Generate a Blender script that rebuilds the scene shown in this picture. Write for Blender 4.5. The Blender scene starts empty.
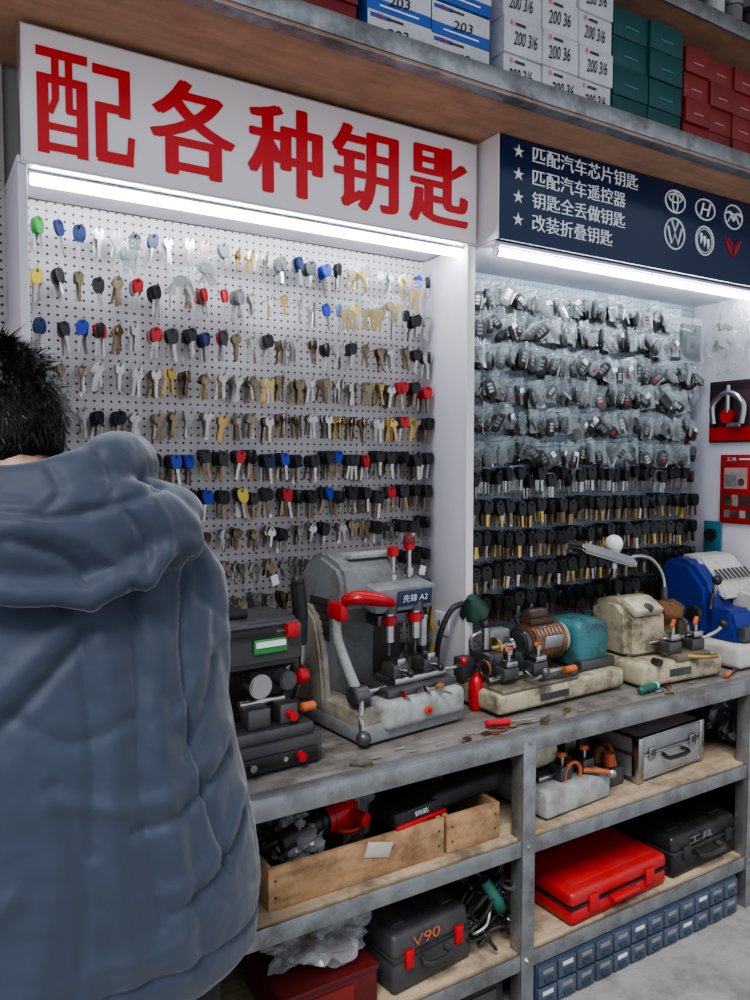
import bpy, bmesh, math, random
from mathutils import Vector, Matrix, Euler, noise
R=random.Random(11)
scene=bpy.context.scene
pi=math.pi
# ------------------------------------------------------------------ materials
def mat(name,col,rough=.5,metal=0,var=.12,scale=12,bump=0,bscale=80,grime=0,gcol=(.03,.022,.015),gscale=9,coat=0,emit=0,stretch=None,alpha=1):
    m=bpy.data.materials.new(name);m.use_nodes=True;nt=m.node_tree;N=nt.nodes;L=nt.links
    p=N['Principled BSDF'];p.inputs['Roughness'].default_value=rough;p.inputs['Metallic'].default_value=metal
    p.inputs['Coat Weight'].default_value=coat
    tc=N.new('ShaderNodeTexCoord');src=tc.outputs['Object']
    if stretch:
        mp=N.new('ShaderNodeMapping');mp.inputs['Scale'].default_value=stretch;L.new(src,mp.inputs['Vector']);src=mp.outputs[0]
    n=N.new('ShaderNodeTexNoise');n.inputs['Scale'].default_value=scale;n.inputs['Detail'].default_value=4;L.new(src,n.inputs['Vector'])
    mx=N.new('ShaderNodeMix');mx.data_type='RGBA'
    mx.inputs[6].default_value=tuple(max(0,c*(1-var*1.6)) for c in col)+(1,)
    mx.inputs[7].default_value=tuple(min(1,c*(1+var*1.6)) for c in col)+(1,)
    L.new(n.outputs['Fac'],mx.inputs[0]);out=mx.outputs[2]
    if grime:
        g=N.new('ShaderNodeTexNoise');g.inputs['Scale'].default_value=gscale;g.inputs['Detail'].default_value=8;g.inputs['Roughness'].default_value=.7;L.new(tc.outputs['Object'],g.inputs['Vector'])
        cr=N.new('ShaderNodeValToRGB');cr.color_ramp.elements[0].position=.45;cr.color_ramp.elements[1].position=.64
        cr.color_ramp.elements[1].color=(grime,)*3+(1,);L.new(g.outputs['Fac'],cr.inputs[0])
        m2=N.new('ShaderNodeMix');m2.data_type='RGBA';m2.inputs[7].default_value=tuple(gcol)+(1,)
        L.new(cr.outputs[0],m2.inputs[0]);L.new(out,m2.inputs[6]);out=m2.outputs[2]
        ra=N.new('ShaderNodeMath');ra.operation='MULTIPLY_ADD';ra.inputs[1].default_value=.35;ra.inputs[2].default_value=rough;L.new(cr.outputs[0],ra.inputs[0]);L.new(ra.outputs[0],p.inputs['Roughness'])
    L.new(out,p.inputs['Base Color'])
    if bump:
        b=N.new('ShaderNodeTexNoise');b.inputs['Scale'].default_value=bscale;b.inputs['Detail'].default_value=4;L.new(src,b.inputs['Vector'])
        bp=N.new('ShaderNodeBump');bp.inputs['Strength'].default_value=bump;bp.inputs['Distance'].default_value=.01;L.new(b.outputs['Fac'],bp.inputs['Height']);L.new(bp.outputs[0],p.inputs['Normal'])
    if emit:
        p.inputs['Emission Color'].default_value=(.84,.93,1,1);p.inputs['Emission Strength'].default_value=emit
    return m
def plastic_film(name,fac=.35,col=(.85,.9,.92),rough=.13):
    m=bpy.data.materials.new(name);m.use_nodes=True;nt=m.node_tree;N=nt.nodes;L=nt.links
    p=N['Principled BSDF'];p.inputs['Base Color'].default_value=col+(1,);p.inputs['Roughness'].default_value=rough;p.inputs['Specular IOR Level'].default_value=1
    t=N.new('ShaderNodeBsdfTransparent');mx=N.new('ShaderNodeMixShader')
    lw=N.new('ShaderNodeLayerWeight');lw.inputs[0].default_value=.3
    ma=N.new('ShaderNodeMath');ma.operation='MULTIPLY_ADD';ma.inputs[1].default_value=.36;ma.inputs[2].default_value=fac;L.new(lw.outputs['Facing'],ma.inputs[0]);ma.use_clamp=True
    L.new(ma.outputs[0],mx.inputs[0]);L.new(t.outputs[0],mx.inputs[1]);L.new(p.outputs[0],mx.inputs[2]);L.new(mx.outputs[0],N['Material Output'].inputs[0])
    return m
def peg_mat(name,base,hole,pitch=.0215,r=.16):
    m=bpy.data.materials.new(name);m.use_nodes=True;nt=m.node_tree;N=nt.nodes;L=nt.links
    p=N['Principled BSDF'];p.inputs['Roughness'].default_value=.5
    tc=N.new('ShaderNodeTexCoord');s=N.new('ShaderNodeVectorMath');s.operation='SCALE';s.inputs['Scale'].default_value=1/pitch;L.new(tc.outputs['Object'],s.inputs[0])
    f=N.new('ShaderNodeVectorMath');f.operation='FRACTION';L.new(s.outputs[0],f.inputs[0])
    d=N.new('ShaderNodeVectorMath');d.operation='SUBTRACT';d.inputs[1].default_value=(.5,.5,.5);L.new(f.outputs[0],d.inputs[0])
    k=N.new('ShaderNodeVectorMath');k.operation='MULTIPLY';k.inputs[1].default_value=(1,0,1);L.new(d.outputs[0],k.inputs[0])
    l=N.new('ShaderNodeVectorMath');l.operation='LENGTH';L.new(k.outputs[0],l.inputs[0])
    c=N.new('ShaderNodeMath');c.operation='LESS_THAN';c.inputs[1].default_value=r;L.new(l.outputs['Value'],c.inputs[0])
    mx=N.new('ShaderNodeMix');mx.data_type='RGBA';mx.inputs[6].default_value=base+(1,);mx.inputs[7].default_value=hole+(1,);L.new(c.outputs[0],mx.inputs[0]);L.new(mx.outputs[2],p.inputs['Base Color'])
    return m
M_={}
def C(name,*a,**k):
    if name not in M_: M_[name]=mat(name,*a,**k)
    return M_[name]
white_pl=C('white_laminate',(.76,.73,.79),.45,var=.03,scale=3)
sign_white=C('sign_white',(.84,.79,.81),.4,var=.03,scale=2)
sign_red=C('sign_red',(.64,.012,.018),.4,var=.05)
sign_blue=C('sign_blue',(.009,.024,.080),.22,var=.15,scale=2)
sign_text=C('sign_text_white',(.85,.88,.9),.4,var=.02)
led=C('led_tube',(1,1,1),.3,emit=34)
alu=C('aluminium_trim',(.6,.6,.62),.35,1,var=.08)
steel=C('angle_steel',(.36,.375,.39),.38,.8,var=.25,scale=14,grime=.6,gcol=(.12,.10,.085))
steel_dk=C('dark_steel',(.12,.12,.125),.38,.7,var=.3)
chrome=C('chrome',(.48,.48,.47),.24,1,var=.15)
brass=C('brass',(.58,.41,.16),.3,1,var=.15)
nickel=C('nickel_keys',(.50,.48,.46),.28,.95,var=.3,scale=60)
bronze=C('bronze_keys',(.27,.21,.14),.33,.95,var=.3,scale=60)
ply=C('plywood_soffit',(.46,.26,.165),.6,var=.25,scale=5,stretch=(1,8,8),grime=.3,gcol=(.22,.11,.07))
wood_lt=C('shelf_wood',(.40,.31,.215),.7,var=.3,scale=5,stretch=(1,9,9),grime=.8,gcol=(.09,.07,.05),gscale=6)
wood_top=C('bench_top_worn',(.25,.23,.215),.40,.25,var=.4,scale=6,stretch=(1,8,8),grime=.8,gcol=(.05,.043,.037),gscale=7)
crate_w=C('crate_wood',(.42,.26,.135),.7,var=.35,scale=5,stretch=(1,8,8),grime=.7,gcol=(.12,.07,.04))
blk=C('black_plastic',(.016,.016,.018),.35,var=.2,grime=.3,gcol=(.05,.047,.043),gscale=20)
blk_m=C('black_rubber',(.022,.022,.024),.55,var=.2,grime=.5,gcol=(.06,.055,.05),gscale=14)
redp=C('red_plastic',(.48,.012,.018),.32,var=.15)
redm=C('red_case_plastic',(.46,.014,.017),.36,var=.12,bump=.12,bscale=150,grime=.35,gcol=(.2,.05,.045))
bluep=C('blue_plastic',(.02,.045,.36),.35)
greenp=C('green_plastic',(.05,.28,.06),.35)
teal=C('teal_paint',(.05,.18,.20),.42,var=.2,grime=.75,gscale=16)
beige=C('beige_paint',(.45,.40,.285),.45,var=.12,grime=.85,gcol=(.09,.065,.042),gscale=14)
gray_l=C('light_gray_paint',(.37,.39,.385),.42,var=.1,grime=.6,gcol=(.12,.10,.085),gscale=14)
gray_m=C('gray_paint',(.23,.24,.245),.42,var=.12,grime=.55,gcol=(.08,.065,.055),gscale=12)
gray_d=C('dark_gray_paint',(.05,.05,.055),.42,var=.2,grime=.5,gcol=(.09,.08,.07))
copper=C('motor_copper',(.28,.14,.07),.38,.6,var=.25,grime=.7)
orange=C('orange_plastic',(.58,.14,.05),.42,grime=.4)
navyc=C('navy_head',(.015,.025,.09),.4)
yellowp=C('yellow_plastic',(.62,.45,.06),.4)
greyp=C('gray_plastic',(.20,.20,.21),.4)
film=plastic_film('clear_plastic_bag',.07,(.75,.82,.86),.08)
film2=plastic_film('cloudy_plastic_bag',.20,(.65,.7,.73),.13)
film3=plastic_film('hazy_plastic_bag',.28,(.6,.61,.63),.15)
film_d=plastic_film('dark_plastic_bag',.85,(.04,.045,.055),.22)
wall_m=C('wall_paint',(.45,.44,.44),.8,var=.08,scale=3)
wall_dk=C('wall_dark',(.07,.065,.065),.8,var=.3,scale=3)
floor_m=C('concrete_floor',(.27,.27,.27),.75,var=.2,scale=5,bump=.3,bscale=40,grime=.55,gcol=(.11,.10,.095))
wire=C('hook_wire',(.35,.35,.36),.35,.9,var=.1)

# ------------------------------------------------------------------ builder
def bez(pts,k=6):
    P=[Vector(p) for p in pts]
    if len(P)<3: return P
    out=[]
    for i in range(len(P)-1):
        a=P[max(i-1,0)];b=P[i];c=P[i+1];d=P[min(i+2,len(P)-1)]
        for j in range(k):
            t=j/k
            out.append(.5*((2*b)+(c-a)*t+(2*a-5*b+4*c-d)*t*t+(3*b-a-3*c+d)*t**3))
    out.append(P[-1]);return out
_tc={}
def text_data(body):
    if body in _tc: return _tc[body]
    cu=bpy.data.curves.new('t','FONT');cu.body=body;cu.size=1;cu.resolution_u=3
    o=bpy.data.objects.new('t',cu);scene.collection.objects.link(o)
    dg=bpy.context.evaluated_depsgraph_get();me=bpy.data.meshes.new_from_object(o.evaluated_get(dg))
    V=[v.co.copy() for v in me.vertices];F=[tuple(p.vertices) for p in me.polygons]
    bpy.data.objects.remove(o);bpy.data.curves.remove(cu);bpy.data.meshes.remove(me)
    x0=min(v.x for v in V);x1=max(v.x for v in V);y0=min(v.y for v in V);y1=max(v.y for v in V)
    V=[((v.x-(x0+x1)/2)/(x1-x0),(v.y-(y0+y1)/2)/(y1-y0)) for v in V]
    _tc[body]=(V,F);return _tc[body]
class B:
    def __init__(s,name,loc=(0,0,0),rz=0):
        s.name=name;s.loc=loc;s.rz=rz;s.V=[];s.F=[];s.MI=[];s.mats=[];s.bid=0
    def mi(s,m):
        if m not in s.mats: s.mats.append(m)
        return s.mats.index(m)
    def raw(s,V,F,m,X=None):
        o=len(s.V)
        if X is not None: V=[X@Vector(v) for v in V]
        s.V.extend([tuple(v) for v in V]);k=s.mi(m)
        for f in F: s.F.append(tuple(i+o for i in f));s.MI.append(k)
        return s
    def bm(s,b,m,X):
        b.verts.index_update()
        s.raw([v.co.copy() for v in b.verts],[[v.index for v in f.verts] for f in b.faces],m,X);b.free()
    def X(s,c,rot): return Matrix.Translation(c)@Euler(rot).to_matrix().to_4x4()
    def box(s,c,sz,m,bev=.003,rot=(0,0,0),seg=2,taper=None,shear=0):
        b=bmesh.new();bmesh.ops.create_cube(b,size=1)
        for v in b.verts:
            if taper and v.co.z>0: v.co.x*=taper[0];v.co.y*=taper[1]
            v.co=Vector((v.co.x*sz[0],v.co.y*sz[1],v.co.z*sz[2]))
            if shear and v.co.z>0: v.co.y+=shear
        bev=min(bev,min(sz)*.45)
        if bev>0: bmesh.ops.bevel(b,geom=b.edges[:],offset=bev,segments=seg,profile=.5,affect='EDGES',clamp_overlap=True)
        s.bm(b,m,s.X(c,rot));return s
    def cyl(s,c,r,h,m,ax='Z',r2=None,n=20,bev=0,rot=None):
        b=bmesh.new();bmesh.ops.create_cone(b,cap_ends=True,segments=n,radius1=r,radius2=r if r2 is None else r2,depth=h)
        if bev>0: bmesh.ops.bevel(b,geom=[e for e in b.edges if abs(e.verts[0].co.z-e.verts[1].co.z)<1e-6],offset=bev,segments=2,affect='EDGES',clamp_overlap=True)
        if rot is None: rot={'Z':(0,0,0),'X':(0,pi/2,0),'Y':(-pi/2,0,0)}[ax]
        s.bm(b,m,s.X(c,rot));return s
    def sph(s,c,r,m,n=14,rot=(0,0,0)):
        b=bmesh.new();bmesh.ops.create_uvsphere(b,u_segments=n,v_segments=max(6,n*2//3),radius=1)
        if not hasattr(r,'__len__'): r=(r,r,r)
        for v in b.verts: v.co=Vector((v.co.x*r[0],v.co.y*r[1],v.co.z*r[2]))
        s.bm(b,m,s.X(c,rot));return s
    def lathe(s,c,prof,m,rot=(0,0,0),n=20):
        V=[];F=[]
        for r,z in prof:
            for i in range(n): a=2*pi*i/n;V.append((r*math.cos(a),r*math.sin(a),z))
        for j in range(len(prof)-1):
            for i in range(n): F.append((j*n+i,j*n+(i+1)%n,(j+1)*n+(i+1)%n,(j+1)*n+i))
        F.append(tuple(range(n))[::-1]);F.append(tuple((len(prof)-1)*n+i for i in range(n)))
        s.raw(V,F,m,s.X(c,rot));return s
    def prism(s,pts,plane,d,c,m,bev=.003,rot=(0,0,0)):
        b=bmesh.new()
        def P(u,w,k): return {'YZ':(k,u,w),'XZ':(u,k,w),'XY':(u,w,k)}[plane]
        a=[b.verts.new(P(u,w,-d/2)) for u,w in pts];e=[b.verts.new(P(u,w,d/2)) for u,w in pts];n=len(pts)
        b.faces.new(a);b.faces.new(e[::-1])
        for i in range(n): b.faces.new((a[i],e[i],e[(i+1)%n],a[(i+1)%n]))
        bmesh.ops.recalc_face_normals(b,faces=b.faces[:])
        if bev>0: bmesh.ops.bevel(b,geom=b.edges[:],offset=bev,segments=2,affect='EDGES',clamp_overlap=True)
        s.bm(b,m,s.X(c,rot));return s
    def tube(s,pts,r,m,n=8,smooth=True,k=6,closed=False,flat=1):
        P=bez(pts,k) if smooth else [Vector(p) for p in pts]
        cnt=len(P)
        if hasattr(r,'__len__'):
            rr=[];q=len(r)-1
            for i in range(cnt):
                t=i/(cnt-1)*q;a=min(int(t),q-1);rr.append(r[a]+(r[a+1]-r[a])*(t-a))
        else: rr=[r]*cnt
        V=[];F=[];up=None
        for i in range(cnt):
            t=(P[min(i+1,cnt-1)]-P[max(i-1,0)]);t.normalize()
            if up is None: up=Vector((0,0,1)) if abs(t.z)<.9 else Vector((0,1,0))
            sd=t.cross(up);sd.normalize();up=sd.cross(t);up.normalize()
            for j in range(n):
                a=2*pi*j/n;V.append(P[i]+sd*math.cos(a)*rr[i]+up*math.sin(a)*rr[i]*flat)
        for i in range(cnt-1):
            for j in range(n): F.append((i*n+j,(i+1)*n+j,(i+1)*n+(j+1)%n,i*n+(j+1)%n))
        F.append(tuple(range(n)));F.append(tuple((cnt-1)*n+j for j in range(n))[::-1])
        s.raw(V,F,m);return s
    def torus(s,c,R1,r,m,rot=(0,0,0),n=24,k=8,sc=(1,1)):
        V=[];F=[]
        for i in range(n):
            a=2*pi*i/n
            for j in range(k):
                b=2*pi*j/k;V.append(((R1*sc[0]+r*math.cos(b))*math.cos(a),(R1*sc[1]+r*math.cos(b))*math.sin(a),r*math.sin(b)))
        for i in range(n):
            for j in range(k): F.append((i*k+j,((i+1)%n)*k+j,((i+1)%n)*k+(j+1)%k,i*k+(j+1)%k))
        s.raw(V,F,m,s.X(c,rot));return s
    def text(s,body,c,w,h,m,rot=(pi/2,0,0),d=0,sh=0):
        V,F=text_data(body);s.raw([(x*w+y*h*sh,y*h,d) for x,y in V],F,m,s.X(c,rot));return s
    def done(s,ang=38,parent=None):
        me=bpy.data.meshes.new(s.name);me.from_pydata(s.V,[],s.F)
        for m in s.mats: me.materials.append(m)
        me.polygons.foreach_set('material_index',s.MI);me.polygons.foreach_set('use_smooth',[True]*len(s.F))
        me.update()
        try: me.set_sharp_from_angle(angle=math.radians(ang))
        except Exception: pass
        o=bpy.data.objects.new(s.name,me);scene.collection.objects.link(o);o.location=s.loc;o.rotation_euler=(0,0,s.rz)
        if parent: o.parent=parent
        return o
def qb(name,c,sz,m,bev=0):
    return B(name,c).box((0,0,0),sz,m,bev).done()

# ------------------------------------------------------------------ room shell
qb('floor',(1,-1.6,-.05),(7,5,.1),floor_m)
qb('wall_back',(1.2,.07,1.7),(6.4,.1,3.4),wall_m)
qb('wall_right',(4.35,-1.0,1.7),(.1,2.2,3.4),wall_m)
qb('ceiling',(1.2,-.75,3.45),(6.4,1.7,.1),wall_m)
qb('wall_back_lower',(1.2,.012,.4),(6.3,.012,.78),wall_dk)  # dark sheet over the back wall, from the floor to bench height

pegL=peg_mat('pegboard_white',(.58,.54,.545),(.05,.04,.04))
pegR=peg_mat('pegboard_dim_bluish',(.32,.37,.42),(.02,.03,.04))  # dimness and blue cast of the right niche put into the board colour
qb('pegboard',(.8675,.008,1.50),(1.245,.012,1.40),pegL)
qb('pegboard',(2.19,.008,1.50),(1.36,.012,1.40),pegR)
qb('pegboard',(-.40,.008,1.62),(1.25,.012,1.80),pegL)
b=B('display_niche_frame')
b.box((.235,-.12,1.5),(.02,.245,1.4),white_pl,.002)
b.box((1.485,-.115,1.5),(.022,.235,1.4),white_pl,.002)
b.box((2.885,-.17,1.5),(.022,.36,1.4),white_pl,.002)
b.box((.86,-.12,2.21),(1.27,.24,.016),white_pl,.001)
b.box((2.2,-.155,2.20),(1.36,.31,.010),white_pl,.001)
b.box((1.485,-.238,1.5),(.028,.008,1.4),sign_white,.001)
b.box((3.4,-.005,1.5),(1.0,.02,1.4),white_pl,.002)
b.done()

# ------------------------------------------------------------------ signs
b=B('shop_sign')
b.box((.866,-.235,2.348),(1.262,.03,.295),sign_white,.002)
b.box((.866,-.235,2.201),(1.266,.034,.006),alu,.001);b.box((.866,-.235,2.497),(1.266,.034,.005),alu,.001)
b.box((.234,-.235,2.348),(.004,.034,.297),alu,.001)
xs=[.620,.866,1.108,1.358]
for ch,x in zip('各种钥匙',xs):
    for i,(dx,dz) in enumerate([(-.0085,0),(-.0045,.0022),(0,0),(.0045,-.0022),(.0085,0),(-.0045,-.0022),(.0045,.0022)]):
        b.text(ch,(x+dx,-.2518-.00004*i,2.350+dz),.198,.222,sign_red)
def stroke(p,q,w,k=0):
    ax,az=p;bx,bz=q;dx,dz=bx-ax,bz-az;l=math.hypot(dx,dz);nx,nz_=-dz/l*w/2,dx/l*w/2
    O=lambda u,v:(.372-.106+u*.212,-.2516-.00003*k,2.350-.114+v*.228)
    P4=[(ax+nx,az+nz_),(bx+nx,bz+nz_),(bx-nx,bz-nz_),(ax-nx,az-nz_)]
    b.raw([O(u,v) for u,v in P4],[(0,1,2,3)],sign_red)
ST=[((0,.93),(.51,.93),.092),((.06,.72),(.06,-.03),.115),((.45,.72),(.45,-.03),.115),((.005,.685),(.505,.685),.085),
 ((.185,.93),(.185,.50),.075),((.195,.52),(.125,.36),.065),((.320,.93),(.320,.40),.075),((.29,.41),(.42,.41),.065),((.06,.235),(.45,.235),.070),((.06,.04),(.45,.04),.08),
 ((.56,.89),(.955,.89),.098),((.895,.93),(.895,.46),.125),((.60,.53),(.94,.53),.09),((.645,.57),(.645,.02),.125),((.60,.045),(.985,.045),.115),((.945,.03),(.965,.28),.075)]
for k,(p,q,w) in enumerate(ST): stroke(p,q,w,k)
b.done()
b=B('service_sign')
b.box((2.35,-.17,2.3585),(1.66,.32,.303),sign_blue,.002)
b.box((1.519,-.165,2.3585),(.006,.325,.305),sign_white,.001)
for i,(ln,z) in enumerate(zip(['匹配汽车芯片钥匙','匹配汽车遥控器','钥匙全丢做钥匙','改装折叠钥匙'],[2.474,2.407,2.340,2.273])):
    n=len(ln);w=n*.0595
    for k,(dx) in enumerate((-.0012,0,.0012)): b.text(ln,(1.645+w/2+dx,-.3306-.0001*k,z),w-.006,.050,sign_text)
    b.text('★',(1.592,-.3306,z),.042,.040,sign_text)
def ring(c,r,sc=(1,1),t=.0055,m=None): b.torus(c,r,t*.6,m or sign_text,(pi/2,0,0),32,6,sc)
zt,zb=2.446,2.336
ring((2.31,-.331,zt),.052,(1,.72));ring((2.31,-.331,zt+.012),.034,(1,.42));ring((2.31,-.331,zt-.002),.033,(.42,1))
ring((2.475,-.331,zt),.054,(1,.66));b.text('H',(2.475,-.3315,zt),.045,.046,sign_text,sh=.35);b.text('H',(2.478,-.3317,zt),.045,.046,sign_text,sh=.35)
ring((2.64,-.331,zt),.052,(1,.82));b.tube([(2.594,-.331,zt+.01),(2.622,-.331,zt+.014),(2.64,-.331,zt-.012),(2.658,-.331,zt+.014),(2.686,-.331,zt+.01)],.0045,sign_text)
b.tube([(2.605,-.331,zt-.022),(2.64,-.331,zt+.012),(2.675,-.331,zt-.022)],.003,sign_text)
ring((2.31,-.331,zb),.052);b.tube([(2.273,-.331,zb+.022),(2.293,-.331,zb-.034),(2.31,-.331,zb+.0),(2.327,-.331,zb-.034),(2.347,-.331,zb+.022)],.0042,sign_text,smooth=False)
b.tube([(2.292,-.331,zb+.044),(2.31,-.331,zb+.008),(2.328,-.331,zb+.044)],.0042,sign_text,smooth=False)
ring((2.475,-.331,zb),.050);ring((2.475,-.331,zb),.041,t=.003)
for i in range(3): b.prism([(-.008,.018),(.006,.02),(.008,-.004),(-.002,-.02)],'XZ',.003,(2.455+i*.02,-.331,zb-.002+.008*(1-i)),sign_text,0)
for dx in (-1,1): b.prism([(0,-.035),(.012*dx,.0),(.050*dx,.036),(.034*dx,.0),(.014*dx,-.024)],'XZ',.003,(2.64+.002*dx,-.331,zb),redp,0)
b.tube([(2.610,-.331,zb+.03),(2.64,-.331,zb-.004),(2.670,-.331,zb+.03)],.0035,redp,smooth=False)
ring((2.81,-.331,zt),.05,(1,.8));ring((2.81,-.331,zb),.05)
b.done()
for nm,x,L,y in (('led_tube_light',.865,1.22,-.205),('led_tube_light',2.24,1.38,-.285)):
    b=B(nm,(x,y,2.180));b.cyl((0,0,0),.011,L,led,'X',n=12)
    b.box((0,.002,.015),(L+.02,.03,.008),alu,.002)
    for s_ in (-1,1): b.cyl((s_*(L/2+.006),0,0),.013,.01,white_pl,'X')
    b.done()

# ------------------------------------------------------------------ upper shelves
b=B('upper_shelf')
b.box((1.2,-.26,2.527),(5.0,.52,.03),ply,.001)
b.box((1.2,-.522,2.545),(5.0,.006,.050),steel,.001);b.box((1.2,-.505,2.510),(5.0,.04,.004),steel,.001)
b.box((1.2,-.24,3.0),(5.0,.46,.02),ply,.001);b.box((1.2,-.475,3.0),(5.0,.006,.05),steel,.001)
for x in (-1.2,.62,2.62): b.box((x,-.03,2.95),(.04,.04,.8),steel,.001)
b.done()
card_w=C('carton_white',(.62,.62,.64),.6,var=.08,grime=.3,gcol=(.35,.33,.3));card_b=C('carton_blue',(.03,.10,.42),.5);card_t=C('carton_teal',(.010,.070,.073),.5);card_r=C('carton_red',(.22,.02,.018),.5,var=.3);card_k=C('carton_dark',(.05,.045,.05),.5)
ink=C('ink_black',(.01,.01,.012),.6)
def cartons(name,x0,cols,rows,w,h,base,y=-.5,dep=.26,front=None,lab=None,z0=2.5435,band=None,ls=(.60,.38)):
    b=B(name)
    for r in range(rows):
        for c in range(cols):
            x=x0+w*(c+.5)+R.uniform(-.002,.002);z=z0+h*(r+.5);yy=y+R.uniform(0,.012)
            b.box((x,yy+dep/2,z),(w-.003,dep,h-.002),base,.0015)
            if front: b.box((x,yy-.0006,z+h*.17),(w-.004,.001,h*.60),front,0);b.box((x,yy-.001,z-h*.3),(w*.6,.001,h*.05),sign_text,0);b.box((x-w*.3,yy-.0014,z+h*.33),(w*.3,.001,h*.12),base,0)
            if band: b.box((x,yy-.0012,z-h*.1),(w*.4,.001,h*.06),band,0)
            if lab:
                t=lab[(r*cols+c)%len(lab)];b.text(t,(x+R.uniform(-.008,.008),yy-.003,z-.004),w*ls[0],h*ls[1],ink,(pi/2,R.uniform(-.15,-.03),0),sh=.2)
                b.text('匙',(x-w*.3,yy-.003,z+h*.33),w*.1,h*.14,sign_red);b.box((x-w*.08,yy-.002,z+h*.33),(w*.25,.0008,h*.07),card_k,0)
    return b.done()
cartons('carton_stack_red',.30,4,3,.16,.075,card_r,lab=None,band=C('pale_band',(.4,.2,.16),.4))
cartons('carton_stack_blue',.965,2,3,.19,.082,card_b,front=card_w,lab=['203','202','203','203'],ls=(.32,.28))
cartons('carton_stack_white',1.39,3,4,.138,.095,card_w,lab=['200 3/6','200 36','200 3/6'])
cartons('carton_stack_teal',1.81,2,4,.155,.086,card_t,band=C('teal_band',(.04,.2,.19),.4))
cartons('carton_stack_red',2.135,3,4,.125,.078,card_r,band=C('pale_band',(.4,.2,.16),.4))
cartons('carton_stack_red',2.56,4,3,.15,.08,card_r,lab=None)
b=B('small_parts_jars')
for i in range(16):
    x=1.7+i*.1;b.cyl((x,-.4,3.012+.055),.035,.11,[card_k,card_w,greyp][i%3],bev=.005);b.cyl((x,-.4,3.13),.037,.02,[alu,blk][i%2])
b.done()

# ------------------------------------------------------------------ hooks + keys
hx=[.290+.0465*i for i in range(26)]
hz=[2.13,2.01,1.895,1.785,1.675,1.565,1.455,1.35,1.25,1.15,1.05,.955]
def outline(kind,n=14):
    P=[]
    for i in range(n):
        a=2*pi*i/n;c,s_=math.cos(a),math.sin(a)
        if kind=='oval': P.append((.0125*c,-.009+.0145*s_))
        elif kind=='plastic':
            e=.75;x=math.copysign(abs(c)**e,c)*.0140;z=math.copysign(abs(s_)**e,s_)*.0195;P.append((x*(1+.12*(z/.021)),-.013+z))
        elif kind=='square':
            e=.45;P.append((math.copysign(abs(c)**e,c)*.0115,-.009+math.copysign(abs(s_)**e,s_)*.0135))
        elif kind=='trefoil': r=.0125*(1+.18*math.cos(3*a+pi/2));P.append((r*c,-.008+r*s_*1.1))
    return P
def key_geo(kind,L):
    n=14;O=outline(kind,n);th=.0042 if kind=='plastic' else .0012
    V=[];F=[]
    for y in (-th,th):
        for x,z in O: V.append((x,y,z))
        for i in range(n): a=2*pi*i/n;V.append((.0032*math.cos(a),y,.0032*math.sin(a)+(-.001)))
    for i in range(n):
        j=(i+1)%n
        F+=[(i,j,n+j,n+i),(2*n+i,3*n+i,3*n+j,2*n+j),(i,2*n+i,2*n+j,j)]
    zb=min(z for x,z in O)+.002
    w=.0046;P=[(-w,zb),(-w,zb-L),(-w*.3,zb-L-.003)]
    k=5
    for i in range(k+1):
        z=zb-L+(L*.7)*i/k;P.append((w*(.45 if i%2 else .9),z))
    P.append((w,zb-L*.22));P.append((w,zb))
    BV=[];m=len(P)
    for y in (-.0011,.0011):
        for x,z in P: BV.append((x,y,z))
    BF=[tuple(range(m)),tuple(range(2*m-1,m-1,-1))]+[(i,(i+1)%m,m+(i+1)%m,m+i) for i in range(m)]
    return V,F,BV,BF
KT={(k,L):key_geo(k,L) for k in ('oval','plastic','square','trefoil') for L in (.024,.032,.044)}
def put_key(b,kind,L,pos,head,blade,yaw=0,roll=0,sc=1):
    V,F,BV,BF=KT[(kind,L)]
    X=Matrix.Translation(pos)@Euler((R.uniform(-.05,.05),roll,yaw)).to_matrix().to_4x4()@Matrix.Scale(sc,4)
    b.raw(V,F,head,X);b.raw(BV,BF,blade,X)
HC={'k':blk,'r':redp,'b':bluep,'g':greenp,'y':yellowp,'G':greyp,'n':navyc,'s':nickel,'c':brass,'z':bronze}
rowsL=['gnnssknsszGccsGnkbksGsccbk','ykskzrkszrrGsccssbbyscskks','nkbkzsrkknkzskzszkskzzszkk','zzsssszczzsszczzszzszczskk',
       'ssskkszzssczszzzssczzskrck','kkkkrkkbbkkrknbkkkbkrkkkkk','kkkrkkkrkbkykkrkkbkkkkrkkk','zzszsszszzszzskzzkszzkskkk','szsszzssszzsszssszszzszkkk','cszscszzsczssszssszsszcssk','zsszzssszzsszzssszzsszzzss','sszzssszzsszzssszzssszzsss']
b=B('key_blank_display');hk=B('pegboard_hooks')
def hook(x,z,L=.075):
    hk.tube([(x,.0,z),(x,-L*.9,z-.002),(x,-L,z+.012)],.0014,wire,5,k=2)
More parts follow.
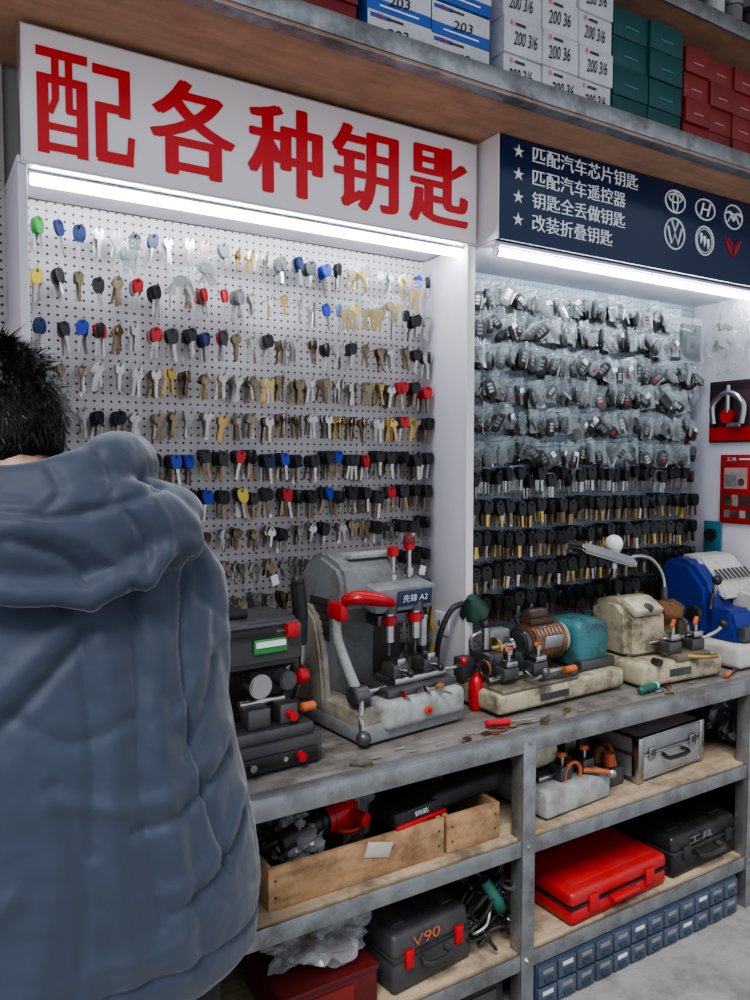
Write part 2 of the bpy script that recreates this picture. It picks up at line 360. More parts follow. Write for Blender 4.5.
for r,z in enumerate(hz):
    for i,x in enumerate(hx):
        xx=x+R.uniform(-.007,.007);zz=z+R.uniform(-.008,.008);L=.08
        hook(xx,zz+.002,L)
        hc=HC[rowsL[r][i]]
        if i>21 and r in (3,4) and R.random()<.3: hc=redp if r==3 else brass
        metal=hc in (nickel,bronze,brass)
        if r<=1: cnt=R.choice((1,2,2,3,4))
        elif r<=2: cnt=R.choice((3,4,5))
        else: cnt=R.choice((5,6,7))
        kind=R.choice(('oval','square','trefoil')) if metal else 'plastic'
        Lk=.044 if r in (2,3,4,5,6) else (.032 if r>1 else R.choice((.032,.044)))
        if r>=8: Lk=.024
        for k in range(cnt):
            y=-L+.012+k*(.0115 if not metal else .0095)
            if y>-.006: break
            h=hc
            if not metal and k>0 and r>3 and hc is not blk: h=blk
            if not metal and k>0 and r<3 and R.random()<.35: h=R.choice((blk,greyp,nickel,redp))
            bl=nickel if (r<3 or r>6 or R.random()<.4) else bronze
            if metal: bl=hc if R.random()<.7 else R.choice((nickel,bronze));h=bl
            put_key(b,kind,Lk,(xx,y,zz),h,bl,R.uniform(-.8,.8),R.uniform(-.22,.22),R.uniform(.88,1.08)*(1.03 if r<2 else 1.0))
        if r in (8,9) and R.random()<.3: b.box((xx+.01,-.085,zz-.05),(.022,.001,.03),sign_text,0,(0,R.uniform(-.4,.4),R.uniform(-.4,.4)))
b.done()
hx2=[1.540+.050*i for i in range(26)]
fob=B('remote_key_display');bags=B('remote_key_bags')
def bag(b,c,w,h,m,yaw=0,th=.012,roll=0):
    n1,n2=4,5
    X=Matrix.Translation(c)@Euler((R.uniform(-.1,.1),roll,yaw)).to_matrix().to_4x4()
    for sgn in (-1,1):
        V=[];F=[]
        for j in range(n2+1):
            for i in range(n1+1):
                u=i/n1-.5;v=j/n2
                bulge=th*(1-(2*u)**2)*math.sin(pi*min(1,v*1.05))
                V.append((u*w+R.uniform(-.003,.003),sgn*bulge+R.uniform(-.006,.006),-v*h+.012))
        for j in range(n2):
            for i in range(n1): a=j*(n1+1)+i;F.append((a,a+1,a+n1+2,a+n1+1))
        b.raw(V,F,m,X)
def fobg(b,c,yaw,roll,m,sc=1):
    X=Matrix.Translation(c)@Euler((0,roll,yaw)).to_matrix().to_4x4()@Matrix.Scale(sc,4)
    n=12
    V=[];F=[];lay=[(-.007,.8),(-.004,1),(.004,1),(.007,.8)]
    for y,s_ in lay:
        for i in range(n):
            a=2*pi*i/n;c_,q=math.cos(a),math.sin(a);V.append((math.copysign(abs(c_)**.6,c_)*.019*s_,y,math.copysign(abs(q)**.7,q)*.033*s_))
    for l in range(3):
        for i in range(n): j=(i+1)%n;F.append((l*n+i,(l+1)*n+i,(l+1)*n+j,l*n+j))
    F.append(tuple(range(n)));F.append(tuple(3*n+i for i in range(n))[::-1]);b.raw(V,F,m,X)
    bm_=R.choice((greyp,blk_m,nickel,chrome,greyp))
    for k in range(3):
        z=.014-k*.012;b.raw([(-.008,-.0085,z-.004),(.008,-.0085,z-.004),(.008,-.0085,z+.004),(-.008,-.0085,z+.004)],[(0,1,2,3)],redp if (k==2 and R.random()<.12) else bm_,X)
hz2=[2.150,2.045,1.935,1.83,1.72,1.61,1.505]
for r,z in enumerate(hz2):
    for i,x in enumerate(hx2):
        if i>22 and r<2: continue
        xx=x+R.uniform(-.012,.012);zz=z+R.uniform(-.018,.014);hook(xx,zz,.085)
        if r<6:
            sz=R.uniform(.8,1.12)
            for k in range(3):
                y=-.02-.028*k;yw=R.uniform(-.7,.7);rl=R.uniform(-.9,.9)
                if R.random()<.85: fobg(fob,(xx+R.uniform(-.008,.008),y,zz-.042-R.uniform(0,.015)),yw,rl,R.choice((blk,blk,blk,blk_m,steel_dk,greyp)),R.uniform(.8,1.15))
                if R.random()<.35: fob.box((xx+.01,y-.01,zz-.06),(.006,.002,.04),chrome,0,(0,rl,yw))
                if k!=1: bag(bags,(xx,y,zz),.058*sz,.088*sz,film if R.random()<.8 else film2,yw*.7,.013,R.uniform(-.3,.3))
                if k==2 and R.random()<.10: bags.box((xx,y-.015,zz-.03),(.022,.001,.016),sign_text,0,(0,rl,yw*.5))
        else:
            for k in range(4): put_key(fob,'plastic',.032,(xx,-.075+.016*k,zz),blk,nickel,R.uniform(-.5,.5),R.uniform(-.1,.1),1.2);
            if i%3==0: bag(bags,(xx,-.05,zz),.058,.088,film2,0)
for r,z in enumerate([1.40,1.29,1.18,1.07]):
    for i,x in enumerate(hx2):
        xx=x+R.uniform(-.006,.006);zz=z+R.uniform(-.008,.008);hook(xx,zz,.085)
        for k in range(6): put_key(fob,'plastic',.032,(xx,-.080+.0125*k,zz),blk,R.choice((nickel,bronze,bronze,brass)),R.uniform(-.6,.6),R.uniform(-.15,.15),1.28)
fob.done();bags.done()
hk.done()
b=B('bagged_brass_keys')
for x,z in ((.50,2.10),(.64,2.05),(.70,2.09),(1.17,2.13),(1.22,2.02),(1.30,2.05),(1.38,2.10),(1.13,2.01)):
    for k in range(4): put_key(b,'oval',.032,(x+R.uniform(-.02,.02),-.095+R.uniform(-.006,.006),z-.02),brass if x>1 else greyp,brass if x>1 else nickel,R.uniform(-.5,.5),R.uniform(-.6,.6),1.05)
    bag(b,(x,-.095,z),.07,.09,film,0,.012)
b.done()
b=B('packaged_remote_kit',(2.77,-.06,2.03));b.box((0,0,0),(.12,.02,.15),blk,.006);b.box((0,-.012,-.01),(.085,.006,.07),gray_d,.003);b.box((0,-.014,-.01),(.03,.008,.03),blk,.003);b.cyl((0,-.02,.05),.01,.03,greyp,'Y')
bag(b,(0,0,.09),.15,.19,film,0,.03);b.done()
b=B('hanging_red_packages')
for z in (2.36,2.22,2.08,1.94,1.80): b.box((.13,-.02,z),(.10,.02,.11),card_r,.003);b.box((.13,-.032,z),(.06,.004,.06),film2,0)
b.done()
b=B('hanging_plastic_bag',(2.835,-.19,2.07))
for k in range(16):
    b.box((R.uniform(-.008,.008),R.uniform(-.06,.06),R.uniform(-.11,.03)),(.006,.035,.014),[nickel,greyp,nickel,bronze,card_w][k%5],.002,(R.uniform(-1.5,1.5),0,R.uniform(-.3,.3)))
bb=bmesh.new();bmesh.ops.create_icosphere(bb,subdivisions=4,radius=1)
for v in bb.verts:
    p=v.co.copy();w=.30+.70*min(1,max(0,(.9-p.z)/1.2));q=1+.25*noise.noise(p*3)+.2*abs(noise.noise(p*6));v.co=Vector((p.x*.030*w*q,p.y*.095*w*q,p.z*.16*q))
b.bm(bb,film3,Matrix.Identity(4));b.tube([(0,0,.13),(.0,.0,.18),(.03,0,.19)],.002,wire);b.done(28)
b=B('puller_tool_package',(2.862,-.19,1.745))
b.box((0,0,0),(.012,.19,.25),C('blister_card',(.05,.015,.015),.4,var=.3),.004);b.box((-.007,0,-.09),(.002,.18,.055),redp,0);b.box((-.007,0,.1),(.002,.18,.03),blk,0)
b.tube([(-.02,-.06,-.05),(-.02,-.065,.03),(-.02,0,.075),(-.02,.065,.03),(-.02,.06,-.05)],.014,chrome,10);b.cyl((-.02,0,.05),.012,.11,chrome);b.cyl((-.02,0,-.02),.028,.02,redp,'X');b.box((-.02,-.03,-.055),(.02,.06,.02),chrome)
b.done()
b=B('tool_poster_package',(2.866,-.228,1.43))
b.box((0,0,0),(.006,.16,.28),C('poster_red',(.38,.02,.02),.35),.002)
RX=(pi/2,0,-pi/2)
b.text('工具',(-.0045,0.03,.122),.045,.014,sign_text,RX);b.box((-.004,-.03,.122),(.002,.05,.006),sign_text,0)
# printed key machine picture: body, arm, wheel
b.box((-.004,.01,.045),(.002,.10,.085),C('poster_panel',(.55,.30,.28),.4),0);b.box((-.0055,.03,.035),(.002,.05,.05),gray_m,0);b.box((-.0065,-.005,.065),(.002,.07,.014),gray_l,0);b.cyl((-.006,-.015,.03),.015,.003,chrome,'X')
for k in range(4): b.box((-.0045,.045-k*.034,-.045),(.002,.025,.045),[chrome,gray_l,steel_dk,chrome][k],0);b.box((-.0045,.045-k*.034,-.10),(.002,.025,.03),[gray_m,chrome,gray_l,steel_dk][k],0)
b.done()
b=B('folding_ruler_pack',(2.862,-.12,1.22));b.box((0,0,0),(.012,.08,.15),C('cyan_card',(.04,.16,.22),.5),.004);b.cyl((-.015,0,.02),.025,.02,blk,'X');b.done()
b=B('wall_socket',(1.472,-.12,1.02));b.box((0,0,0),(.008,.075,.075),white_pl,.004);[b.box((-.005,d,0),(.002,.006,.02),blk,0) for d in (-.012,.012)];b.done()

# ------------------------------------------------------------------ workbench
b=B('workbench')
X0,X1=-1.2,3.4;cx=(X0+X1)/2;W=X1-X0
b.box((cx,-.285,.784),(W,.56,.03),wood_top,.002)
b.box((cx,-.572,.776),(W,.006,.05),steel,.001);b.box((cx,-.555,.80),(W,.04,.004),steel,.001)
for z in (.485,.16):
    b.box((cx,-.285,z+.01),(W,.54,.022),wood_lt,.002);b.box((cx,-.568,z-.002),(W,.006,.045),steel,.001);b.box((cx,-.55,z-.022),(W,.04,.005),steel,.001)
for x in (-.9,.30,1.435,2.46,3.3):
    b.box((x,-.573,.39),(.045,.005,.78),steel,.0008);b.box((x-.02,-.55,.39),(.005,.045,.78),steel,.0008);b.box((x,-.02,.39),(.04,.005,.78),steel,.0008)
    for z in (.776,.483,.158): b.cyl((x,-.578,z),.006,.006,chrome,'Y',n=6)
b.done()

# ---- Machine A: vertical key milling machine
b=B('vertical_key_milling_machine',(1.15,-.235,.8025),math.radians(6))
tan=C('tan_paint',(.33,.30,.25),.45,grime=.65)
b.box((0,0,.028),(.36,.36,.05),gray_m,.012)
b.box((.03,-.10,.068),(.29,.19,.075),gray_l,.018,seg=3)
b.box((-.14,-.02,.06),(.075,.30,.05),tan,.012)
b.prism([(.175,.05),(.175,.40),(.13,.465),(.06,.485),(-.03,.455),(-.055,.41),(-.055,.34),(.03,.31),(.055,.25),(.06,.05)],'YZ',.20,(-.055,0,0),gray_m,.014)
b.prism([(.17,.05),(.165,.30),(.10,.34),(.05,.30),(.02,.2),(.0,.05)],'YZ',.03,(-.165,0,0),tan,.008)
b.prism([(.165,.05),(.165,.33),(.06,.33),(.075,.05)],'YZ',.12,(.09,0,0),gray_d,.006)
b.box((.03,-.05,.365),(.22,.11,.075),gray_m,.015,(.15,0,0))
b.box((.055,-.108,.36),(.125,.004,.045),C('label_navy',(.02,.04,.09),.3),.001,(.15,0,0));b.text('先锋 A2',(.055,-.1115,.36),.09,.022,sign_text,(pi/2+.15,0,0))
b.box((-.03,.05,.47),(.15,.14,.02),gray_l,.008,(-.12,0,0));b.box((-.155,.06,.30),(.004,.10,.12),steel_dk,.002)
for k in range(5): b.box((-.158,.06,.26+.02*k),(.004,.08,.006),blk,0)
for x,z in ((.03,.44),(.09,.455)):
    b.cyl((x,-.04,z),.007,.1,chrome);b.cyl((x,-.04,z+.045),.017,.028,redp,bev=.004);b.cyl((x,-.04,z-.03),.014,.02,chrome)
b.lathe((.09,-.04,.50),[(.016,0),(.02,.01),(.016,.025),(.008,.03)],C('dark_red',(.2,.02,.02),.4))
for x in (-.02,.075):
    b.cyl((x,-.085,.285),.016,.09,chrome);b.cyl((x,-.085,.30),.021,.028,redp,bev=.004);b.cyl((x,-.085,.225),.0045,.05,steel_dk);b.cyl((x,-.085,.335),.024,.03,steel_dk,bev=.003)
b.box((.03,-.05,.30),(.17,.06,.03),steel_dk,.004);b.box((.12,-.06,.25),(.02,.03,.09),gray_l,.003)
b.tube([(.15,-.03,.40),(.165,-.05,.36),(.16,-.05,.27),(.15,-.05,.20)],.004,blk)
b.tube([(-.185,-.10,.375),(-.16,-.13,.385),(-.10,-.145,.375),(-.05,-.13,.36)],[.018,.026,.024,.018],redp,12,flat=.75)
b.box((-.19,-.08,.345),(.03,.07,.05),redp,.012)
b.tube([(-.185,-.07,.36),(-.195,-.085,.28),(-.175,-.10,.2),(-.15,-.11,.13)],[.012,.013,.014,.016],gray_l,10)
b.cyl((-.15,-.12,.12),.026,.05,steel_dk,'X',bev=.004);b.tube([(-.15,-.13,.12),(-.17,-.16,.07),(-.175,-.17,.03)],.008,chrome);b.sph((-.175,-.175,.025),.020,steel_dk)
b.tube([(-.175,-.10,.12),(-.06,-.12,.125)],.008,chrome)
b.box((.04,-.09,.118),(.25,.15,.022),steel_dk,.004);b.box((.05,-.10,.14),(.19,.09,.02),chrome,.003)
for x in (-.01,.10):
    b.box((x,-.10,.165),(.055,.06,.035),steel_dk,.005);b.box((x,-.115,.19),(.03,.03,.018),chrome,.003);b.cyl((x,-.14,.165),.009,.05,chrome,'Y');b.sph((x,-.167,.165),.011,blk)
b.tube([(.16,-.1,.135),(.20,-.12,.14),(.21,-.14,.155)],.006,chrome);b.sph((.212,-.143,.16),.012,redp)
for k in range(9): put_key(b,'oval',.032,(R.uniform(-.04,.12),R.uniform(-.185,-.14),.112),R.choice((brass,nickel,redp)),nickel,R.uniform(-2,2),1.55)
b.cyl((.03,-.197,.065),.013,.008,orange,'Y',bev=.002);b.cyl((.03,-.203,.065),.006,.006,redp,'Y')
b.done()

# ---- Black duplicating machine at left
b=B('key_cutting_machine',(.73,-.29,.8025),math.radians(3))
b.box((.0,0,.035),(.26,.32,.07),gray_d,.01);b.box((.0,-.10,.085),(.22,.10,.03),steel_dk,.004)
b.box((.0,-.165,.03),(.22,.01,.03),blk,.002);b.cyl((.06,-.175,.03),.011,.02,redp,'Y');b.cyl((-.07,-.175,.03),.009,.02,chrome,'Y');b.cyl((.02,-.168,.03),.006,.01,alu,'Y')
b.prism([(.14,.07),(.14,.33),(.10,.35),(-.07,.35),(-.09,.33),(-.09,.24),(0,.2),(.02,.07)],'YZ',.23,(0,0,0),gray_d,.01)
b.box((.02,-.095,.29),(.09,.004,.035),greenp,.001);b.box((.02,-.0985,.295),(.08,.003,.014),sign_text,0);b.box((-.03,-.097,.325),(.13,.004,.018),blk,.001);b.box((.075,-.105,.325),(.035,.02,.035),redp,.004)
b.cyl((-.02,-.10,.2),.03,.05,chrome,'Y',bev=.004);b.cyl((.06,-.09,.2),.024,.05,steel_dk,'Y',bev=.004);b.cyl((.0,-.08,.15),.012,.12,chrome,'X')
b.box((-.03,-.11,.125),(.06,.05,.05),steel_dk,.005);b.box((.05,-.11,.125),(.05,.05,.05),steel_dk,.005);b.cyl((.05,-.145,.125),.011,.03,redp,'Y');b.cyl((.115,-.11,.125),.012,.04,orange,'X',bev=.003)
b.tube([(.125,.0,.10),(.135,-.04,.2),(.13,-.05,.28)],.008,chrome);b.tube([(.13,-.05,.27),(.127,-.05,.35),(.12,-.05,.43)],[.014,.02,.019],blk,12);b.sph((.12,-.05,.435),.018,blk)
b.box((-.05,.02,.36),(.08,.1,.02),blk,.004);b.cyl((.125,-.06,.19),.02,.03,redp,'X',bev=.004)
b.sph((.125,-.06,.06),.014,orange)
b.done()

# ---- Machine B: beige/teal horizontal duplicator
b=B('key_cutting_machine',(1.71,-.315,.8025),math.radians(2))
b.box((0,0,.037),(.55,.235,.06),beige,.014,seg=3);b.box((-.10,-.02,.072),(.32,.19,.012),C('tray_metal',(.28,.25,.19),.4,.5,grime=.6),.004)
b.box((-.05,-.119,.035),(.12,.002,.02),steel_dk,0)
b.box((.195,.02,.145),(.155,.16,.155),teal,.03,seg=4);b.box((.195,-.06,.085),(.16,.03,.03),steel_dk,.004);b.cyl((.275,.02,.13),.018,.02,blk,'X')
b.cyl((.02,.02,.165),.062,.15,copper,'X',n=28,bev=.008);b.cyl((-.065,.02,.165),.05,.03,steel_dk,'X',n=24,bev=.006);b.cyl((.1,.02,.165),.052,.02,gray_l,'X',n=24)
for k in range(7): b.torus((-.03+k*.016,.02,.165),.0625,.002,steel_dk,(0,pi/2,0),24,5)
b.box((.02,-.043,.175),(.08,.008,.04),alu,.002,(.2,0,0));b.box((.01,.02,.232),(.11,.06,.025),C('dark_brown',(.06,.03,.022),.35),.010);b.cyl((.0,.02,.252),.02,.08,C('cap_brown',(.07,.04,.032),.35),'X',bev=.004)
b.cyl((-.115,.02,.165),.03,.012,chrome,'X',n=24);b.cyl((-.15,.02,.165),.012,.08,chrome,'X');b.cyl((-.17,.02,.165),.034,.008,brass,'X',n=24)
b.box((-.2,.02,.115),(.06,.09,.09),steel_dk,.008);b.box((-.09,.03,.11),(.04,.08,.08),steel_dk,.006);b.box((-.14,.06,.19),(.10,.05,.05),gray_m,.008);b.cyl((-.2,.03,.20),.014,.07,chrome);b.sph((-.2,.03,.24),.016,blk)
b.cyl((-.12,-.05,.095),.009,.28,chrome,'X')
for x in (-.20,-.08):
    b.box((x,-.065,.115),(.06,.05,.035),steel_dk,.005);b.box((x,-.075,.143),(.045,.035,.018),chrome,.004);b.cyl((x,-.075,.165),.006,.04,chrome)
    b.box((x,-.075,.185),(.05,.012,.014),orange,.004,(0,.2,.5));b.cyl((x,-.075,.178),.012,.014,chrome)
b.tube([(-.14,-.08,.11),(-.14,-.12,.10),(-.13,-.15,.12)],.007,chrome);b.sph((-.13,-.155,.125),.015,steel_dk);b.box((-.02,-.07,.09),(.07,.04,.03),chrome,.004)
b.cyl((.05,-.085,.09),.012,.05,orange,'X',bev=.003);b.torus((-.245,-.02,.12),.024,.005,copper,(0,pi/2,0))
b.tube([(-.1,-.1,.085),(-.0,-.12,.085),(.08,-.1,.08)],.004,blk)
b.box((-.25,.07,.10),(.05,.05,.08),gray_d,.006);b.tube([(-.24,.05,.14),(-.25,.04,.2),(-.22,.03,.22)],.005,chrome)
b.done()
b=B('gooseneck_lamp',(1.43,-.19,.8025))
b.cyl((0,0,.012),.035,.024,blk,bev=.004);b.tube([(0,0,.02),(-.03,0,.10),(-.035,-.02,.20),(0,-.03,.28),(.04,-.04,.30)],.009,blk,10)
b.lathe((.072,-.05,.29),[(.014,.04),(.024,.028),(.042,-.008),(.048,-.024),(.044,-.024),(.016,.015)],C('lamp_green',(.02,.06,.045),.3),(.35,-.5,0));b.sph((.066,-.06,.275),.02,C('bulb_warm',(.8,.75,.6),.3))
b.done()

# ---- Machine C: beige with flexible metal lamp
b=B('key_cutting_machine',(2.225,-.33,.8025),math.radians(-4))
b.box((0,0,.04),(.38,.30,.075),beige,.016,seg=3);b.box((-.02,-.151,.04),(.1,.002,.025),steel_dk,0)
b.prism([(.13,.07),(.13,.24),(.08,.27),(-.0,.27),(-.05,.23),(-.06,.07)],'YZ',.19,(-.07,0,0),beige,.02)
b.box((.10,.06,.15),(.12,.13,.15),beige,.02);b.box((-.075,-.03,.245),(.13,.08,.03),C('beige_light',(.52,.47,.36),.4,grime=.5),.008,(.5,0,0))
b.cyl((-.075,-.058,.245),.017,.012,steel_dk,rot=(.5,0,0));b.cyl((.065,-.0,.205),.045,.10,copper,'X',n=24,bev=.006);b.cyl((.125,0,.205),.03,.03,steel_dk,'X')
b.cyl((.07,-.07,.165),.034,.012,chrome,'X',n=24);b.cyl((-.0,-.08,.13),.010,.2,chrome,'X')
for x in (-.02,.09):
    b.box((x,-.10,.115),(.06,.06,.04),steel_dk,.005);b.box((x,-.11,.15),(.045,.04,.022),chrome,.004);b.cyl((x,-.115,.175),.006,.04,chrome);b.box((x,-.115,.195),(.055,.014,.014),orange,.004,(0,-.2,.6))
b.tube([(.12,-.1,.12),(.17,-.13,.15),(.19,-.14,.17)],.007,chrome);b.sph((.195,-.142,.178),.016,blk);b.cyl((.155,-.05,.2),.03,.022,blk,'X',bev=.004)
b.tube([(.0,-.14,.09),(.06,-.17,.085),(.13,-.17,.08)],.009,brass);b.cyl((-.13,-.15,.085),.012,.03,blk,'Y')
b.box((.04,-.13,.085),(.16,.05,.02),C('tray2',(.2,.17,.12),.5,.4),.003)
b.tube([(.13,.06,.20),(.135,.07,.31),(.09,.08,.38),(.02,.08,.40),(-.05,.08,.39)],.008,chrome,10)
b.tube([(.13,.06,.20),(.135,.065,.28)],.014,steel_dk,10)
shade=C('lamp_shade_metal',(.34,.35,.34),.3,.85)
b.prism([(-.30,.012),(-.29,.035),(-.05,.035),(-.02,.012),(-.04,.0),(-.28,.0)],'XZ',.085,(0,.08,.355),shade,.008,(0,.28,0))
b.done()
b=B('light_bulb',(2.19,-.19,1.245));b.sph((0,0,0),.033,C('bulb_white',(.9,.9,.88),.25,var=.01),20);b.lathe((0,0,-.055),[(.013,-.02),(.015,0),(.02,.022),(.03,.04)],white_pl);b.cyl((0,0,-.075),.014,.03,alu)
b.tube([(0,0,-.085),(.01,.06,-.2),(.0,.12,-.33),(.02,.14,-.44)],.004,blk);b.cyl((.02,.14,-.432),.02,.02,blk,bev=.004);b.done()

# ---- Machine D: blue and white
bl2=C('machine_blue',(.013,.03,.22),.38,grime=.3);cream=C('cream_plastic',(.52,.51,.48),.4,var=.06,grime=.4,gcol=(.25,.23,.2))
b=B('electronic_key_cutting_machine',(2.675,-.30,.8025),math.radians(0))
b.box((0,0,.045),(.37,.40,.085),cream,.02,seg=3)
b.prism([(.19,.08),(.19,.33),(.14,.37),(.05,.36),(-.03,.27),(-.05,.08)],'YZ',.30,(.01,0,0),bl2,.02)
b.prism([(.14,.375),(.06,.372),(-.045,.265),(-.06,.22),(.02,.25),(.12,.33)],'YZ',.22,(.04,0,0),cream,.008)
for k in range(8): b.box((-.055+k*.026,-.02,.312),(.012,.05,.004),steel_dk,.001,(.75,0,0))
b.prism([(-.02,.08),(-.02,.24),(-.06,.27),(-.16,.25),(-.19,.18),(-.19,.08)],'YZ',.17,(.09,0,0),cream,.02)
b.prism([(-.04,.08),(-.05,.2),(-.13,.2),(-.17,.08)],'YZ',.13,(-.08,0,0),bl2,.012)
b.box((-.09,-.17,.12),(.09,.03,.05),steel_dk,.004);b.cyl((-.06,-.19,.12),.012,.04,chrome,'Y');b.tube([(-.14,-.05,.2),(-.17,-.08,.26),(-.17,-.09,.3)],.008,chrome);b.sph((-.17,-.092,.31),.018,blk)
b.box((.09,-.192,.15),(.1,.006,.05),blk,.002);b.done()

# ---- small bench clutter
b=B('screwdriver',(2.02,-.49,.816),math.radians(8));b.lathe((0,0,0),[(.006,-.05),(.012,-.045),(.010,-.02),(.013,.02),(.009,.045)],C('dark_green',(.02,.12,.09),.4),(0,pi/2,0));b.cyl((.1,0,0),.003,.11,chrome,'X');b.cyl((.045,0,0),.011,.01,C('clear_cyan',(.3,.7,.7),.2),'X');b.done()
b=B('screwdriver',(1.40,-.485,.814),math.radians(-15));b.lathe((0,0,0),[(.006,-.04),(.010,-.035),(.008,-.01),(.011,.02),(.007,.035)],redp,(0,pi/2,0));b.cyl((.075,0,0),.0025,.08,chrome,'X');b.done()
b=B('spray_bottle',(1.445,-.33,.8025));b.lathe((0,0,0),[(.02,0),(.023,.006),(.023,.075),(.018,.09),(.009,.10),(.009,.115)],redp);b.cyl((0,0,.12),.010,.014,blk);b.box((.004,-.006,.132),(.022,.012,.012),blk,.003);b.done()
b=B('metal_file',(2.44,-.50,.8075),math.radians(20));b.box((.05,0,.002),(.14,.014,.004),steel_dk,.001);b.lathe((-.04,0,.006),[(.006,-.03),(.009,-.02),(.008,.01),(.006,.03)],orange,(0,pi/2,0));b.done()
b=B('combination_pliers',(1.452,-.06,.985));
for s_ in (-1,1): b.tube([(s_*.004,0,.10),(s_*.015,0,.04),(s_*.03,0,-.02),(s_*.022,0,-.09)],[.006,.008,.009,.008],yellowp if s_>0 else blk,8)
b.prism([(-.012,0),(.012,0),(.006,.06),(-.006,.06)],'XZ',.01,(0,0,.10),steel_dk,.002);b.tube([(0,.0,.12),(0,.05,.13)],.002,wire);b.done()
b=B('loose_cables')
for k in range(7):
    x=1.52+R.uniform(0,.25);pts=[(x+R.uniform(-.02,.05)*j,-.04-.025*j+R.uniform(-.02,.02),.8065+R.uniform(0,.01)) for j in range(5)];b.tube(pts,.0035,blk,6)
for k in range(4):
    x=1.53+.3*k;b.tube([(x,-.03,.81),(x+.05,-.05,.9),(x+.02,-.03,1.0),(x+.1,-.04,.93),(x+.16,-.05,.81)],.003,blk,6)
b.done()
b=B('scattered_keys_on_bench')
for k in range(16):
    b.cyl((R.uniform(.9,2.3),R.uniform(-.54,-.48),.8045),.002,.03,nickel,'X',n=6)
n0=len(KT[('oval',.032)][0])+len(KT[('oval',.032)][2])
for k in range(14):
    put_key(b,'oval',.032,(0,0,0),R.choice((brass,nickel,bronze)),nickel,0,0)
    c0=(R.uniform(.9,2.3),R.uniform(-.535,-.48));xs_=[Vector(v) for v in b.V[-n0:]];m0=sum(xs_,Vector())/n0;a=R.uniform(0,6.3);st=len(b.V)-n0
    for q in range(n0):
        d=xs_[q]-m0;u,w=d.x,d.z;b.V[st+q]=(c0[0]+u*math.cos(a)-w*math.sin(a),c0[1]+u*math.sin(a)+w*math.cos(a),.8045+d.y*.6)
b.done()
b=B('background_tool_clutter')
for k in range(24):
    x=1.56+k*.05;h=R.uniform(.06,.17);m=R.choice((blk,steel_dk,greyp,blk_m,copper,beige))
    if k%3==0: b.cyl((x,-.05,.80+h/2),.018,h,m,bev=.003)
    elif k%3==1: b.box((x,-.05,.80+h/2),(.04,.05,h),m,.005)
    else: b.cyl((x,-.05,.80+h*.3),.012,h*.6,m);b.sph((x,-.05,.80+h*.6),.017,R.choice((blk,redp,yellowp)))
b.done()

# ------------------------------------------------------------------ under bench mid shelf
Z1=.507;Z2=.182
for cxx,wd in ((.935,.50),(1.285,.18)):
    b=B('wooden_crate',(cxx,-.40,Z1));h2=wd/2-.007
    b.box((0,-.115,.05),(wd,.014,.10),crate_w,.002);b.box((0,.15,.05),(wd,.014,.10),crate_w,.002)
    for s_ in (-1,1): b.box((s_*h2,.018,.05),(.014,.25,.10),crate_w,.002);b.cyl((s_*(h2-.01),-.1225,.07),.003,.003,steel_dk,'Y',n=8);b.cyl((s_*(h2-.01),-.1225,.03),.003,.003,steel_dk,'Y',n=8)
    b.box((0,.018,.008),(wd-.03,.25,.012),crate_w,.001);b.done()
b=B('angle_grinder',(.87,-.43,Z1+.135),math.radians(15));b.tube([(-.14,0,-.01),(-.04,0,0),(.03,0,0)],[.026,.03,.036],blk,14);b.tube([(.0,0,0),(.06,0,0),(.09,0,0)],[.034,.040,.032],redp,14);b.cyl((.08,0,.0),.036,.07,redp,bev=.008);b.torus((.08,0,-.035),.045,.008,redp);b.tube([(-.13,0,0),(-.17,.03,-.02),(-.18,.1,-.04)],.006,blk);b.cyl((.08,-.05,.0),.016,.06,redp,'Y');b.box((0,.03,-.085),(.14,.08,.07),blk,.01)
for k in range(3): b.torus((-.02+k*.02,0,0),.0355,.002,blk,(0,pi/2,0),18,5)
b.done()
b=B('key_programmer_case',(1.11,-.40,Z1+.12),math.radians(8));b.box((0,0,0),(.18,.21,.045),blk,.012);b.box((0,-.106,-.016),(.175,.008,.014),redp,.003);b.text('钥匙',(.0,-.107,.006),.05,.014,sign_text);b.box((0,0.02,-.066),(.12,.16,.075),blk,.01);b.done()
b=B('zippered_tool_case',(1.285,-.36,Z1+.128),math.radians(6));b.box((0,0,0),(.26,.24,.05),blk_m,.016,seg=3);b.torus((0,0,.0),.12,.003,steel_dk,(0,0,0),30,6,(1.05,.95));b.text('Y X',(-.05,-.05,.0262),.05,.02,yellowp,(0,0,0));b.done()
def crumple(name,loc,r,m,amp=.3,f=2.5,sub=4,inner=None):
    b=B(name,loc);bb=bmesh.new();bmesh.ops.create_icosphere(bb,subdivisions=sub,radius=1);o=Vector((R.random()*9,R.random()*9,0))
    for v in bb.verts:
        p=v.co.copy();q=1+amp*noise.noise(p*f+o)+amp*.5*abs(noise.noise(p*f*1.8+o))-amp*.35*abs(noise.noise(p*f*3.2))
        v.co=Vector((p.x*r[0]*q,p.y*r[1]*q,max(p.z*q,-.85)*r[2]))
    b.bm(bb,m,Matrix.Identity(4))
    if inner:
        for k in range(9): b.box((R.uniform(-.5,.5)*r[0],R.uniform(-.4,.4)*r[1],R.uniform(-.45,.35)*r[2]),(r[0]*.45,r[1]*.35,r[2]*.25),inner[k%len(inner)],.004,(R.random(),R.random(),R.random()))
    return b.done(28)
crumple('clear_plastic_bag',(.985,-.37,Z1+.135),(.06,.06,.11),film3,.5,2.2,4,inner=[greyp,card_w,blk,card_w])
crumple('dark_plastic_bag',(.75,-.36,Z1+.11),(.065,.08,.075),film_d,.4,3)
crumple('clear_plastic_bag',(.80,-.44,Z1+.11),(.06,.05,.055),film3,.5,2.2,4,inner=[card_w,blk,steel_dk])
